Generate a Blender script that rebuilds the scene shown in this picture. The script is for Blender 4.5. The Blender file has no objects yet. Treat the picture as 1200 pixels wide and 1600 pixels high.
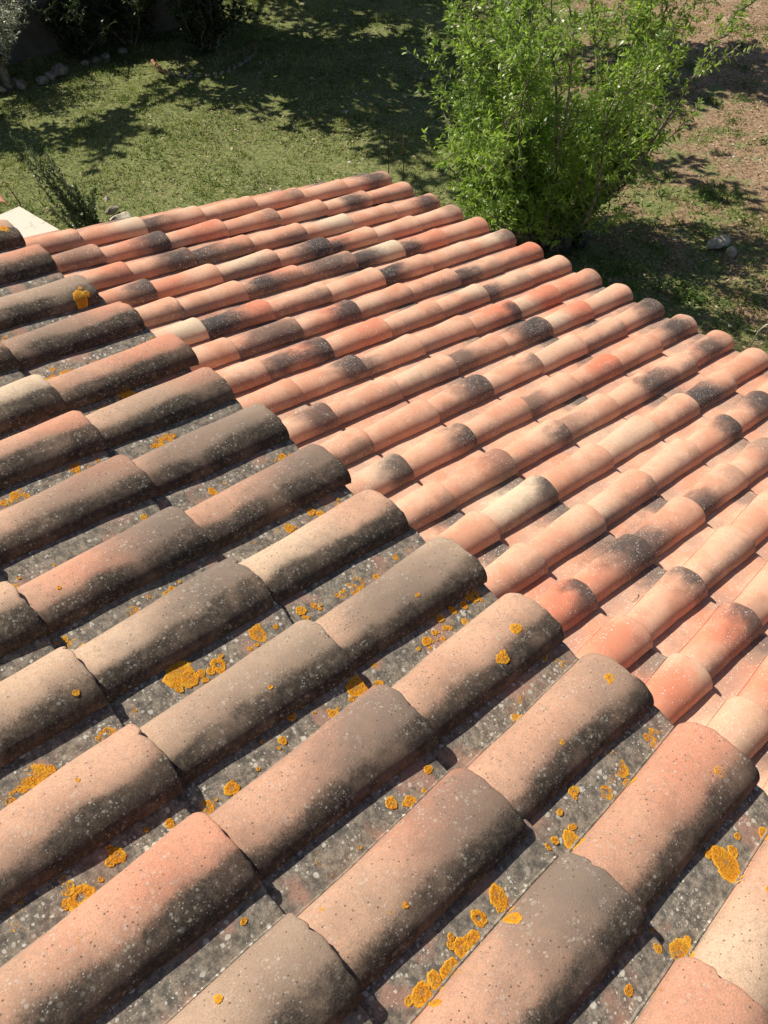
import bpy, math, random
import numpy as np
from mathutils import Vector, Matrix, noise as mnoise

D = bpy.data
sc = bpy.context.scene
R = math.radians

# ---------------------------------------------------------------- camera
CAM = Vector((0, 0, 5.2))
CX, CY, CZ = (0.999937, -0.008354, -0.007529), (-0.011246, -0.742768, -0.669455), (0.0, 0.669497, -0.742814)
cd = D.cameras.new('camera')
cd.sensor_fit = 'VERTICAL'
cd.sensor_height = 36.0
cd.lens = 36.0 * 1335.0 / 1600.0
cd.clip_start = 0.05
cd.clip_end = 500
cam = D.objects.new('camera', cd)
sc.collection.objects.link(cam)
m = Matrix.Identity(4)
for i in range(3):
    m[i][0], m[i][1], m[i][2] = CX[i], -CY[i], -CZ[i]
m.translation = CAM
cam.matrix_world = m
sc.camera = cam

# ---------------------------------------------------------------- light
SUN_DIR = Vector((0.737, -0.428, -1.072)).normalized()      # the way the light travels
ELEV = math.asin(-SUN_DIR.z)
w = D.worlds.new('World')
sc.world = w
w.use_nodes = True
sky = w.node_tree.nodes.new('ShaderNodeTexSky')
sky.sky_type = 'NISHITA'
sky.sun_disc = False
sky.sun_elevation = ELEV
sky.sun_rotation = math.atan2(-SUN_DIR.x, -SUN_DIR.y)
bg = w.node_tree.nodes['Background']
bg.inputs['Strength'].default_value = 0.05
w.node_tree.links.new(sky.outputs[0], bg.inputs['Color'])
sd = D.lights.new('sun', 'SUN')
sd.energy = 4.6
sd.angle = R(0.53)
sd.color = (1.0, 0.915, 0.775)
so = D.objects.new('sun', sd)
sc.collection.objects.link(so)
so.rotation_euler = SUN_DIR.to_track_quat('-Z', 'Y').to_euler()
so.location = (-8, 6, 14)
sc.view_settings.view_transform = 'Standard'
sc.view_settings.look = 'None'
sc.view_settings.exposure = 0.46
sc.view_settings.gamma = 1.0

# ---------------------------------------------------------------- helpers
def link(o, parent=None):
    sc.collection.objects.link(o)
    if parent is not None:
        o.parent = parent
    return o

def tag(o, label=None, cat=None, group=None, kind=None):
    if label: o['label'] = label
    if cat: o['category'] = cat
    if group: o['group'] = group
    if kind: o['kind'] = kind
    return o

def empty(name, loc):
    o = D.objects.new(name, None)
    o.empty_display_size = 0.1
    o.location = loc
    return link(o)

def np_mesh(name, V, F, smooth=True, sharp=None):
    """V (n,3) array, F list/array of faces (all tris, all quads or a mixed list)"""
    me = D.meshes.new(name)
    V = np.asarray(V, dtype=np.float32)
    if isinstance(F, np.ndarray):
        n, k = F.shape
        me.vertices.add(len(V)); me.vertices.foreach_set('co', V.ravel())
        me.loops.add(n * k); me.loops.foreach_set('vertex_index', F.astype(np.int32).ravel())
        me.polygons.add(n)
        me.polygons.foreach_set('loop_start', np.arange(0, n * k, k, dtype=np.int32))
        me.update(calc_edges=True)
    else:
        me.from_pydata([tuple(map(float, v)) for v in V], [], F)
        me.update()
    me.polygons.foreach_set('use_smooth', np.full(len(me.polygons), smooth))
    if sharp: me.set_sharp_from_angle(angle=R(sharp))
    me.update()
    return me

def mobj(name, me, mat, parent=None, loc=None):
    o = D.objects.new(name, me)
    if not me.materials:
        me.materials.append(mat)
    if loc is not None: o.location = loc
    return link(o, parent)

class MB:
    def __init__(s): s.v = []; s.f = []
    def add(s, V, F):
        b = len(s.v); s.v.extend(V); s.f.extend([[i + b for i in f] for f in F])
    def tube(s, pts, rad, n=6):
        b = len(s.v); pts = [Vector(p) for p in pts]
        for i, p in enumerate(pts):
            t = (pts[min(i + 1, len(pts) - 1)] - pts[max(i - 1, 0)]).normalized()
            a = t.orthogonal().normalized(); c = t.cross(a)
            r = rad[i] if hasattr(rad, '__len__') else rad
            for k in range(n):
                th = 2 * math.pi * k / n
                s.v.append(p + (a * math.cos(th) + c * math.sin(th)) * r)
        for i in range(len(pts) - 1):
            for k in range(n):
                s.f.append([b + i * n + k, b + i * n + (k + 1) % n, b + (i + 1) * n + (k + 1) % n, b + (i + 1) * n + k])
        s.f.append([b + (len(pts) - 1) * n + k for k in range(n)])
        s.f.append([b + k for k in reversed(range(n))])
    def box(s, c, h, M=None):
        V = []
        for z in (-1, 1):
            for y in (-1, 1):
                for x in (-1, 1):
                    q = Vector((x * h[0], y * h[1], z * h[2]))
                    if M is not None: q = M @ q
                    V.append(Vector(c) + q)
        s.add(V, [[0, 2, 3, 1], [4, 5, 7, 6], [0, 1, 5, 4], [2, 6, 7, 3], [0, 4, 6, 2], [1, 3, 7, 5]])
    def mesh(s, name, smooth=True, sharp=None):
        return np_mesh(name, np.array([tuple(v) for v in s.v]), s.f, smooth, sharp)

class NT:
    """tiny node-graph writer"""
    def __init__(s, name, disp=False):
        s.m = D.materials.new(name); s.m.use_nodes = True
        s.t = s.m.node_tree; s.b = s.t.nodes['Principled BSDF']
        s.out = s.t.nodes['Material Output']
        s.b.inputs['Specular IOR Level'].default_value = 0.25
    def set(s, sock, v):
        if v is None: return
        if isinstance(v, bpy.types.NodeSocket): s.t.links.new(v, sock)
        elif isinstance(v, tuple) and len(v) == 3 and sock.type == 'RGBA': sock.default_value = (*v, 1)
        else: sock.default_value = v
    def n(s, typ, **kw):
        nd = s.t.nodes.new(typ)
        for k, v in kw.items(): setattr(nd, k, v)
        return nd
    def math(s, op, a, b=0.0, c=None, clamp=False):
        nd = s.n('ShaderNodeMath', operation=op, use_clamp=clamp)
        s.set(nd.inputs[0], a); s.set(nd.inputs[1], b)
        if c is not None: s.set(nd.inputs[2], c)
        return nd.outputs[0]
    def vm(s, op, a, b=None, sc_=None):
        nd = s.n('ShaderNodeVectorMath', operation=op)
        s.set(nd.inputs[0], a)
        if b is not None: s.set(nd.inputs[1], b)
        if sc_ is not None: s.set(nd.inputs['Scale'], sc_)
        return nd.outputs['Value'] if op in ('LENGTH', 'DISTANCE', 'DOT_PRODUCT') else nd.outputs['Vector']
    def noise(s, vec, scale, detail=3.0, rough=0.55, col=False):
        nd = s.n('ShaderNodeTexNoise')
        s.set(nd.inputs['Vector'], vec); nd.inputs['Scale'].default_value = scale
        nd.inputs['Detail'].default_value = detail; nd.inputs['Roughness'].default_value = rough
        return nd.outputs['Color'] if col else nd.outputs['Fac']
    def voro(s, vec, scale, rnd=1.0):
        nd = s.n('ShaderNodeTexVoronoi')
        s.set(nd.inputs['Vector'], vec); nd.inputs['Scale'].default_value = scale
        nd.inputs['Randomness'].default_value = rnd
        return nd.outputs['Distance'], nd.outputs['Color']
    def ss(s, x, a, b, lo=0.0, hi=1.0):
        nd = s.n('ShaderNodeMapRange', interpolation_type='SMOOTHSTEP')
        s.set(nd.inputs[0], x); s.set(nd.inputs[1], a); s.set(nd.inputs[2], b)
        nd.inputs[3].default_value = lo; nd.inputs[4].default_value = hi
        return nd.outputs[0]
    def mix(s, f, a, b, blend='MIX'):
        nd = s.n('ShaderNodeMix', data_type='RGBA', blend_type=blend)
        s.set(nd.inputs[0], f); s.set(nd.inputs[6], a); s.set(nd.inputs[7], b)
        return nd.outputs[2]
    def attr(s, name, typ='OBJECT'):
        return s.n('ShaderNodeAttribute', attribute_type=typ, attribute_name=name)
    def xyz(s, v):
        nd = s.n('ShaderNodeSeparateXYZ'); s.set(nd.inputs[0], v); return nd.outputs
    def bump(s, h, strength, dist, prev=None):
        nd = s.n('ShaderNodeBump'); nd.inputs['Strength'].default_value = strength
        nd.inputs['Distance'].default_value = dist; s.set(nd.inputs['Height'], h)
        if prev is not None: s.set(nd.inputs['Normal'], prev)
        return nd.outputs[0]
    def coord(s, kind='Object'):
        return s.n('ShaderNodeTexCoord').outputs[kind]
    def done(s, col, rough=0.85, normal=None):
        s.set(s.b.inputs['Base Color'], col); s.set(s.b.inputs['Roughness'], rough)
        if normal is not None: s.set(s.b.inputs['Normal'], normal)
        return s.m

# ---------------------------------------------------------------- materials
def tile_material(old):
    g = NT('weathered_clay' if old else 'new_clay')
    P = g.coord('Object')
    info = g.n('ShaderNodeObjectInfo')
    off = g.n('ShaderNodeCombineXYZ')
    g.set(off.inputs[0], g.math('MULTIPLY', info.outputs['Random'], 37.0))
    g.set(off.inputs[1], g.math('MULTIPLY', info.outputs['Random'], 91.0))
    Q = g.vm('ADD', P, off.outputs[0])
    px, py, pz = g.xyz(P)
    big = g.noise(Q, 7.0, 3.0)
    mid = g.noise(Q, 38.0, 5.0, 0.65)
    fine = g.noise(Q, 300.0, 4.0, 0.7)
    tone = g.attr('tone').outputs['Fac']
    if old:
        a = g.mix(tone, (0.58, 0.315, 0.215), (0.58, 0.405, 0.285))
        b = g.mix(tone, (0.50, 0.26, 0.175), (0.50, 0.34, 0.24))
    else:
        a = g.mix(tone, (0.65, 0.355, 0.24), (0.69, 0.42, 0.29))
        b = g.mix(tone, (0.58, 0.27, 0.17), (0.64, 0.33, 0.215))
    col = g.mix(g.ss(big, 0.38, 0.64), a, b)
    # firing marks: creamy, red and sooty flames, each at its own place on the tile
    dn = g.math('MULTIPLY', g.math('SUBTRACT', g.noise(g.vm('MULTIPLY', Q, (1.0, 0.55, 1.0)), 17.0, 4.0, 0.62), 0.5), 0.15)
    dn2 = g.math('MULTIPLY', g.math('SUBTRACT', fine, 0.5), 0.07)
    for nm, c in (('cream', (0.64, 0.505, 0.365)), ('blush', (0.62, 0.20, 0.115)), ('soot', (0.058, 0.052, 0.052)), ('smoke', (0.058, 0.052, 0.052))):
        if old and nm in ('soot', 'smoke'): c = (0.165, 0.138, 0.115)
        at = g.attr(nm); cx, cy, cr = g.xyz(at.outputs['Vector'])
        dx = g.math('MULTIPLY', g.math('SUBTRACT', px, cx), 0.85); dy = g.math('MULTIPLY', g.math('SUBTRACT', py, cy), 0.7)
        dd = g.math('SQRT', g.math('ADD', g.math('MULTIPLY', dx, dx), g.math('MULTIPLY', dy, dy)))
        dd = g.math('ADD', g.math('ADD', dd, dn), dn2)
        f = g.ss(dd, g.math('MULTIPLY', cr, 1.35), g.math('MULTIPLY', cr, 0.22))
        col = g.mix(g.math('MULTIPLY', f, g.attr(nm + '_w').outputs['Fac']), col, c)
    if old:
        # black fungus specks on the right flank, plus shade painted in to deepen it
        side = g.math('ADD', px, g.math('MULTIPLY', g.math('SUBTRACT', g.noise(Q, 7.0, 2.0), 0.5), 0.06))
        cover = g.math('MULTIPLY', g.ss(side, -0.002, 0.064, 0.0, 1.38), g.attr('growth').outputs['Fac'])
        flank_tone = g.math('ADD', side, g.math('MULTIPLY', g.math('SUBTRACT', g.noise(Q, 26.0, 4.0, 0.6), 0.5), 0.05))
        col = g.mix(g.math('MULTIPLY', g.ss(flank_tone, -0.018, 0.058, 0.0, 0.72), g.attr('growth').outputs['Fac']), col, (0.125, 0.092, 0.070))
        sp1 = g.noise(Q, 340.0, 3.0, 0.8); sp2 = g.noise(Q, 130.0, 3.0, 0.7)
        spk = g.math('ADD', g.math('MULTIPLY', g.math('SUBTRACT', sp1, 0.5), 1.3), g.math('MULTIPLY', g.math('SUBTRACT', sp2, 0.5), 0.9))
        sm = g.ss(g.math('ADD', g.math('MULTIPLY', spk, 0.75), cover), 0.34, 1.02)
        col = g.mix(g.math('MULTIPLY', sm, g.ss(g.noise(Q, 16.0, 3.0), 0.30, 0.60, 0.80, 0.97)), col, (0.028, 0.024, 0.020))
        # fine dirt and sprinkled black dots
        col = g.mix(g.ss(g.noise(Q, 95.0, 4.0, 0.7), 0.45, 0.70, 0.0, 0.36), col, g.mix(tone, (0.23, 0.165, 0.125), (0.27, 0.21, 0.15)))
        col = g.mix(g.ss(g.noise(Q, 420.0, 2.0, 0.6), 0.45, 0.72, 0.0, 0.42), col, (0.15, 0.115, 0.09))
        col = g.mix(g.ss(g.noise(Q, 10.0, 5.0, 0.62), 0.47, 0.70, 0.0, 0.40), col, g.mix(tone, (0.30, 0.19, 0.14), (0.32, 0.235, 0.175)))
        bd, bc = g.voro(Q, 150.0)
        b0, b1, b2 = g.xyz(bc)
        col = g.mix(g.math('MULTIPLY', g.math('MULTIPLY', g.ss(bd, 0.30, 0.18), g.ss(b0, 0.80, 0.84)), 0.75), col, (0.075, 0.06, 0.05))
        # flat pan: grey crust
        pan = g.ss(g.math('ADD', px, g.math('MULTIPLY_ADD', py, 0.0329 if old else 0.0507, 0.0785 if old else 0.0755)), 0.0005, -0.0022)
        crust = g.mix(g.ss(g.noise(Q, 70.0, 5.0, 0.75), 0.36, 0.66), (0.10, 0.093, 0.083), (0.30, 0.26, 0.21))
        clean = g.ss(g.noise(Q, 11.0, 3.0), 0.54, 0.66)
        crust = g.mix(g.math('MULTIPLY', clean, 0.8), crust, (0.36, 0.215, 0.165))
        crust = g.mix(g.ss(g.noise(Q, 260.0, 3.0, 0.7), 0.54, 0.68, 0.0, 0.5), crust, (0.05, 0.046, 0.042))
        col = g.mix(g.math('MULTIPLY', pan, g.ss(g.noise(Q, 5.0, 2.0), 0.25, 0.5, 0.75, 1.0)), col, crust)
        # pale lichen spots of many sizes
        for scale, lo, hi, wp, wb in ((75.0, 0.12, 0.42, 0.95, 0.16), (130.0, 0.10, 0.42, 0.95, 0.34), (260.0, 0.05, 0.38, 0.9, 0.45)):
            wob = g.vm('ADD', Q, g.vm('SCALE', g.noise(Q, 120.0, 2.0, 0.5, True), sc_=0.006))
            dist, vc = g.voro(wob, scale)
            r0, r1, r2 = g.xyz(vc)
            has = g.ss(r0, 0.50, 0.56)
            size = g.math('MULTIPLY_ADD', r1, hi - lo, lo)
            spot = g.math('MULTIPLY', g.ss(dist, size, g.math('MULTIPLY', size, 0.72)), has)
            dens = g.ss(g.noise(Q, 14.0, 2.0), 0.40, 0.52)
            wgt = g.math('MULTIPLY_ADD', pan, wp - wb, wb)
            pale = g.mix(r2, (0.42, 0.41, 0.365), (0.60, 0.58, 0.50))
            col = g.mix(g.math('MULTIPLY', g.math('MULTIPLY', spot, dens), wgt), col, pale)
        h = g.math('ADD', g.math('MULTIPLY', mid, 0.6), fine)
        nrm = g.bump(h, 0.55, 0.0024)
        return g.done(col, 0.93, nrm)
    # new tiles: cloudy dust and white droplets
    col = g.mix(g.ss(mid, 0.5, 0.75, 0.0, 0.24), col, (0.40, 0.20, 0.14))
    col = g.mix(g.ss(g.noise(Q, 180.0, 3.0), 0.60, 0.74, 0.0, 0.35), col, (0.30, 0.14, 0.10))
    pan = g.ss(g.math('ADD', px, g.math('MULTIPLY_ADD', py, 0.0329 if old else 0.0507, 0.0785 if old else 0.0755)), 0.0005, -0.0022)
    col = g.mix(g.math('MULTIPLY', pan, g.ss(g.noise(Q, 6.0, 3.0), 0.40, 0.64, 0.0, 0.55)), col, (0.36, 0.26, 0.21))
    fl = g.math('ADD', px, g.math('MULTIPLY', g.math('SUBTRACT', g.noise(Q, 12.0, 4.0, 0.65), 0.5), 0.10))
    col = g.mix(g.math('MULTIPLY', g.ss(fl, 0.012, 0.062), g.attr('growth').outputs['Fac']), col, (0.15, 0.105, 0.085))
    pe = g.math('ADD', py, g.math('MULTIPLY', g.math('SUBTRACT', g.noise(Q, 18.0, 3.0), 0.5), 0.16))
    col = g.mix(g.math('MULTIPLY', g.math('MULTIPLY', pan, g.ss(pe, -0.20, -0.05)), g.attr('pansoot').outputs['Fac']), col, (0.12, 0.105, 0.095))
    col = g.mix(g.ss(g.noise(Q, 60.0, 5.0, 0.75), 0.48, 0.74, 0.0, 0.38), col, (0.36, 0.22, 0.165))
    Ps = g.vm('MULTIPLY', Q, (1.0, 0.6, 1.0))
    for scale, lo, hi in ((120.0, 0.05, 0.27), (200.0, 0.07, 0.38), (330.0, 0.06, 0.36)):
        dist, vc = g.voro(Ps, scale)
        r0, r1, r2 = g.xyz(vc)
        has = g.ss(r0, 0.52, 0.56)
        size = g.math('MULTIPLY_ADD', r1, hi - lo, lo)
        spot = g.math('MULTIPLY', g.ss(dist, size, g.math('MULTIPLY', size, 0.6)), has)
        dens = g.ss(g.math('ADD', g.noise(Q, 16.0, 2.0), g.math('MULTIPLY', g.math('ABSOLUTE', px), 1.6)), 0.42, 0.62)
        col = g.mix(g.math('MULTIPLY', spot, g.math('MULTIPLY', dens, 0.92)), col, (0.74, 0.68, 0.62))
    nrm = g.bump(g.math('ADD', g.math('MULTIPLY', mid, 0.5), fine), 0.3, 0.0012)
    return g.done(col, 0.8, nrm)

def simple(name, c1, c2, scale, rough=0.85, bump=0.3, bd=0.01, lo=0.4, hi=0.6):
    g = NT(name); P = g.coord('Object')
    n1 = g.noise(P, scale, 5.0, 0.65)
    col = g.mix(g.ss(n1, lo, hi), c1, c2)
    return g.done(col, rough, g.bump(g.noise(P, scale * 3, 4.0, 0.65), bump, bd))

def leaf_material(name, c1, c2, trans, tr_w=0.45, rough=0.42, spec=0.4):
    g = NT(name)
    r = g.attr('tint', 'GEOMETRY').outputs['Fac']
    col = g.mix(r, c1, c2)
    g.set(g.b.inputs['Base Color'], col); g.b.inputs['Roughness'].default_value = rough
    g.b.inputs['Specular IOR Level'].default_value = spec
    t = g.n('ShaderNodeBsdfTranslucent'); g.set(t.inputs[0], g.mix(r, trans, tuple(min(1, x * 1.25) for x in trans)))
    mx = g.n('ShaderNodeMixShader'); mx.inputs[0].default_value = tr_w
    g.t.links.new(g.b.outputs[0], mx.inputs[1]); g.t.links.new(t.outputs[0], mx.inputs[2])
    g.t.links.new(mx.outputs[0], g.out.inputs[0])
    return g.m

def ground_material():
    g = NT('garden_soil_and_turf'); P = g.coord('Object')
    x, y, z = g.xyz(P)
    n1 = g.noise(P, 0.55, 4.0, 0.6); n2 = g.noise(P, 3.2, 5.0, 0.65); n3 = g.noise(P, 22.0, 5.0, 0.7); n4 = g.noise(P, 110.0, 3.0, 0.7)
    soil = g.mix(g.ss(n3, 0.36, 0.66), (0.18, 0.117, 0.073), (0.46, 0.315, 0.195))
    soil = g.mix(g.ss(n2, 0.52, 0.68), soil, (0.50, 0.385, 0.26))
    turf = g.mix(g.ss(n3, 0.35, 0.65), (0.085, 0.115, 0.032), (0.27, 0.29, 0.11))
    turf = g.mix(g.ss(n4, 0.52, 0.68, 0.0, 0.6), turf, (0.30, 0.265, 0.15))
    # more turf to the left of the garden, more bare soil to the right
    k = g.math('ADD', g.math('MULTIPLY', g.math('SUBTRACT', n2, 0.5), 1.5), g.math('MULTIPLY', g.math('SUBTRACT', n1, 0.5), 1.1))
    k = g.math('SUBTRACT', k, g.math('MULTIPLY', g.math('SUBTRACT', x, 4.2), 0.12))
    col = g.mix(g.ss(k, -0.06, 0.20), soil, turf)
    dist, vc = g.voro(P, 26.0)
    r0, r1, r2 = g.xyz(vc)
    lit = g.math('MULTIPLY', g.ss(r0, 0.78, 0.82), g.ss(dist, 0.30, 0.22))
    col = g.mix(g.math('MULTIPLY', lit, 0.75), col, g.mix(r1, (0.40, 0.33, 0.24), (0.23, 0.13, 0.08)))
    return g.done(col, 0.95, g.bump(g.math('ADD', n3, g.math('MULTIPLY', n4, 0.5)), 0.9, 0.03))

def lichen_material():
    g = NT('orange_lichen'); P = g.coord('Object')
    n = g.noise(P, 420.0, 3.0, 0.7); n2 = g.noise(P, 60.0, 3.0)
    rim = g.attr('rim', 'GEOMETRY').outputs['Fac']
    n3 = g.noise(P, 900.0, 2.0, 0.6)
    col = g.mix(g.ss(n, 0.36, 0.60), (0.33, 0.115, 0.008), (0.74, 0.325, 0.020))
    col = g.mix(g.ss(n3, 0.55, 0.68, 0.0, 0.55), col, (0.16, 0.065, 0.01))
    col = g.mix(g.math('MULTIPLY', g.ss(n2, 0.45, 0.7), 0.55), col, (0.42, 0.29, 0.04))
    rr = g.math('ADD', rim, g.math('MULTIPLY', g.math('SUBTRACT', n2, 0.5), 0.9))
    col = g.mix(g.ss(rr, 0.62, 0.98, 0.0, 0.6), col, (0.82, 0.42, 0.035))
    gap = g.math('MULTIPLY', g.ss(rr, 0.55, 0.05), g.ss(g.noise(P, 160.0, 3.0, 0.6), 0.46, 0.60))
    col = g.mix(g.math('MULTIPLY', gap, 0.75), col, (0.22, 0.17, 0.115))
    return g.done(col, 0.9, g.bump(g.math('ADD', n, g.math('MULTIPLY', n3, .5)), 0.8, 0.0022))

M_new, M_old = tile_material(False), tile_material(True)
M_lich = lichen_material()
M_ground = ground_material()
M_lime = simple('limestone', (0.38, 0.33, 0.26), (0.62, 0.56, 0.46), 14.0, 0.9, 0.6, 0.02)
M_darkrock = simple('dark_boulder', (0.04, 0.038, 0.035), (0.12, 0.113, 0.10), 9.0, 0.9, 0.8, 0.03)
M_brick = simple('edging_clay', (0.30, 0.13, 0.08), (0.45, 0.27, 0.19), 12.0, 0.9, 0.4, 0.01)
M_edge = simple('edging_stone', (0.17, 0.145, 0.12), (0.34, 0.30, 0.25), 12.0, 0.9, 0.5, 0.01)
M_wall = simple('grey_render', (0.09, 0.088, 0.085), (0.13, 0.127, 0.12), 2.5, 0.9, 0.3, 0.01)
M_cope = simple('coping_render', (0.15, 0.147, 0.14), (0.20, 0.195, 0.19), 3.0, 0.9, 0.3, 0.01)
M_white = simple('white_plaster', (0.44, 0.40, 0.33), (0.60, 0.56, 0.475), 7.0, 0.85, 0.25, 0.006, 0.30, 0.46)
M_terra = simple('terracotta', (0.48, 0.22, 0.12), (0.60, 0.31, 0.19), 16.0, 0.85, 0.2, 0.004)
M_house = simple('cream_render', (0.55, 0.47, 0.36), (0.64, 0.56, 0.45), 4.0, 0.9, 0.3, 0.006)
M_deck = simple('mortar_bed', (0.22, 0.19, 0.16), (0.32, 0.28, 0.23), 12.0, 0.95, 0.4, 0.01)
M_iron = simple('rusted_iron', (0.05, 0.03, 0.022), (0.10, 0.055, 0.035), 40.0, 0.8, 0.2, 0.002)
M_wire = simple('pale_painted_wire', (0.36, 0.36, 0.27), (0.48, 0.48, 0.38), 30.0, 0.5, 0.1, 0.001)
M_twig = simple('dry_twig', (0.36, 0.32, 0.28), (0.52, 0.48, 0.43), 30.0, 0.9, 0.2, 0.002)
M_bark = simple('grey_bark', (0.12, 0.10, 0.08), (0.30, 0.265, 0.22), 26.0, 0.92, 0.6, 0.006)
M_leaf = leaf_material('almond_leaf', (0.070, 0.150, 0.030), (0.31, 0.41, 0.085), (0.36, 0.54, 0.07), 0.45, 0.36, 0.5)
M_olive = leaf_material('olive_leaf', (0.20, 0.23, 0.15), (0.60, 0.62, 0.52), (0.2, 0.25, 0.1), 0.2, 0.28, 0.7)
M_dark = leaf_material('evergreen_leaf', (0.018, 0.036, 0.012), (0.045, 0.075, 0.022), (0.05, 0.09, 0.02), 0.25)
M_shrub = leaf_material('shrub_leaf', (0.065, 0.095, 0.040), (0.19, 0.23, 0.11), (0.08, 0.12, 0.03), 0.25)
M_grass = leaf_material('grass_blade', (0.055, 0.105, 0.020), (0.42, 0.42, 0.18), (0.30, 0.38, 0.09), 0.35, 0.6, 0.2)
M_litter = leaf_material('leaf_litter', (0.17, 0.095, 0.055), (0.56, 0.47, 0.34), (0.2, 0.13, 0.07), 0.1, 0.8, 0.2)

# ---------------------------------------------------------------- setting
gx = np.linspace(-1, 1, 161)
gx = np.sign(gx) * (np.abs(gx) ** 2.6) * 180
GX, GY = np.meshgrid(gx, gx + 12)
def ground_z(x, y):
    return 0.035 * np.sin(x * 1.7 + 0.6) * np.sin(y * 1.3 + x * 0.5) + 0.02 * np.sin(x * 4.1 - y * 2.7)
GV = np.c_[GX.ravel(), GY.ravel(), ground_z(GX, GY).ravel() * np.exp(-((GX.ravel()) ** 2 + (GY.ravel() - 12) ** 2) / 900)]
idx = np.arange(161 * 161).reshape(161, 161)
GF = np.stack([idx[:-1, :-1].ravel(), idx[:-1, 1:].ravel(), idx[1:, 1:].ravel(), idx[1:, :-1].ravel()], 1)
tag(mobj('ground', np_mesh('ground', GV, GF), M_ground), kind='structure')

# ---------------------------------------------------------------- the two roofs
S, L = 0.205, 0.36485
A, H = 0.068, 0.054
RISE = 0.017
LT = 0.425
LOW = Matrix(((0.69531, 0.703, 0.14943, 0.0285), (-0.71871, 0.68012, 0.14456, 5.3534), (0.0, -0.20791, 0.97815, 2.4879), (0, 0, 0, 1)))
UPP = Matrix(((0.69318, 0.70702, 0.14009, -1.1382), (-0.72077, 0.67983, 0.13538, 2.4461), (0.00048, -0.19481, 0.98084, 3.7774), (0, 0, 0, 1)))

AL, HL, HU = 0.0755, 0.0585, 0.0510        # barrel half-width and height at the lower end; height one course up
AU_NEW, AU_OLD = 0.0570, 0.0665
AU = AU_NEW                                # half-width one course up (the older tiles taper less)
PANX = -0.160
PAN_Z = ((0, 0.0), (.08, -.0012), (.28, -.0022), (.52, -.0022), (.8, -.0012), (1, 0.0))
LIFT = 0.0                                 # how far the barrel's free foot stands above the pan
def a_(y): return AL + (AL - AU) * y / L
def h_(y): return HL + (HL - HU) * y / L

def profile(inner):
    """cross-section from the pan's free edge to the barrel's foot"""
    t = 0.0125 if inner else 0.0
    pts = [('p', q, z - t) for q, z in PAN_Z]
    for d, z in ((0.0050, .0022), (0.0028, .0026), (0.0010, .0008)):
        pts.append(('r', d if not inner else d - .006, z if not inner else -t))
    n = 26
    for i in range(n + 1):
        th = math.pi * (1 - i / n)
        pts.append(('b', math.copysign(abs(math.cos(th)) ** 0.94, math.cos(th)), max(0.0, math.sin(th)) ** 0.95))
    return pts
def place(p, y, inner):
    k, q, z = p
    t = 0.0125 if inner else 0.0
    if k == 'p': return PANX + q * (-a_(y) - .0065 - PANX), z
    if k == 'r': return -a_(y) - q, z
    return (a_(y) - t) * q, (h_(y) - t) * z + .0015 + (LIFT + .0015) * max(0.0, q) ** 2

def tile_mesh(seed, name, worn=False):
    rnd = random.Random(seed)
    po, pi_ = profile(0), profile(1)
    ys = [-LT, -0.40, -0.36, -0.30, -0.24, -0.18, -0.12, -0.07, -0.035, -0.014, -0.005, -0.0015, 0.0]
    dropo = [0] * 10 + [0.0004, 0.0016, 0.0042]
    V = []; F = []
    ph = [rnd.uniform(0, 6.28) for _ in range(6)]
    chips = [(rnd.uniform(-.14, .07), rnd.uniform(.003, .010), rnd.uniform(.002, .007)) for _ in range(rnd.choice((1, 2, 3)) if worn else rnd.choice((0, 0, 1)))]
    def pt(p, y, drop, inner):
        x, z = place(p, y, inner)
        wob = 0.0011 * math.sin(y * 17 + ph[0] + x * 20) + 0.0007 * math.sin(y * 41 + ph[1])
        nx, nz = (x / A, max(0.0, z) / H) if abs(x) < A * 1.1 else (0, 1)
        l = math.hypot(nx, nz) or 1
        x -= nx / l * drop; z -= nz / l * drop
        z += 0.0010 * math.sin(x * 60 + y * 23 + ph[2]) + 0.0009 * math.sin(y * 9 + ph[5])
        # slightly ragged lower edge and pan edge
        yy = y
        if y > -0.01:
            yy += 0.0016 * math.sin(x * 70 + ph[3]) + (0.0010 if worn else 0.0003) * math.sin(x * 190 + ph[4])
            for cx_, cw_, cd_ in chips: yy -= cd_ * math.exp(-((x - cx_) / cw_) ** 2)
        return (x + wob, yy, z + RISE * y / L)
    n = len(po)
    for prof, inner in ((po, 0), (pi_, 1)):
        for y, d in zip(ys, dropo):
            for p in prof:
                V.append(pt(p, y, d if not inner else 0, inner))
    m_ = len(ys); o2 = n * m_
    for j in range(m_ - 1):
        for i in range(n - 1):
            a = j * n + i
            F.append([a, a + 1, a + n + 1, a + n])
            F.append([o2 + a, o2 + a + n, o2 + a + n + 1, o2 + a + 1])
    for i in range(n - 1):
        F.append([o2 + i, o2 + i + 1, i + 1, i])
        b = (m_ - 1) * n + i
        F.append([b, b + 1, o2 + b + 1, o2 + b])
    for j in range(m_ - 1):
        a = j * n; F.append([a, a + n, o2 + a + n, o2 + a])
        a = j * n + n - 1; F.append([a, o2 + a, o2 + a + n, a + n])
    me = np_mesh(name, np.array(V), F, True, 50)
    return me

NEW_M = [tile_mesh(i, 'roof_tile') for i in range(5)]
AL, AU, HL, HU = 0.0785, AU_OLD, 0.0570, 0.0520
PAN_Z = ((0, .019), (.10, .0180), (.30, .0155), (.55, .0110), (.85, .0035), (1, 0.0))
LIFT = 0.012
OLD_M = [tile_mesh(50 + i, 'roof_tile', True) for i in range(8)]
for me in NEW_M: me.materials.append(M_new)
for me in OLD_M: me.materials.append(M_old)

ORD = 'first second third fourth fifth sixth seventh eighth ninth tenth eleventh twelfth thirteenth fourteenth fifteenth sixteenth seventeenth eighteenth nineteenth twentieth twenty-first twenty-second'.split()

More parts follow.
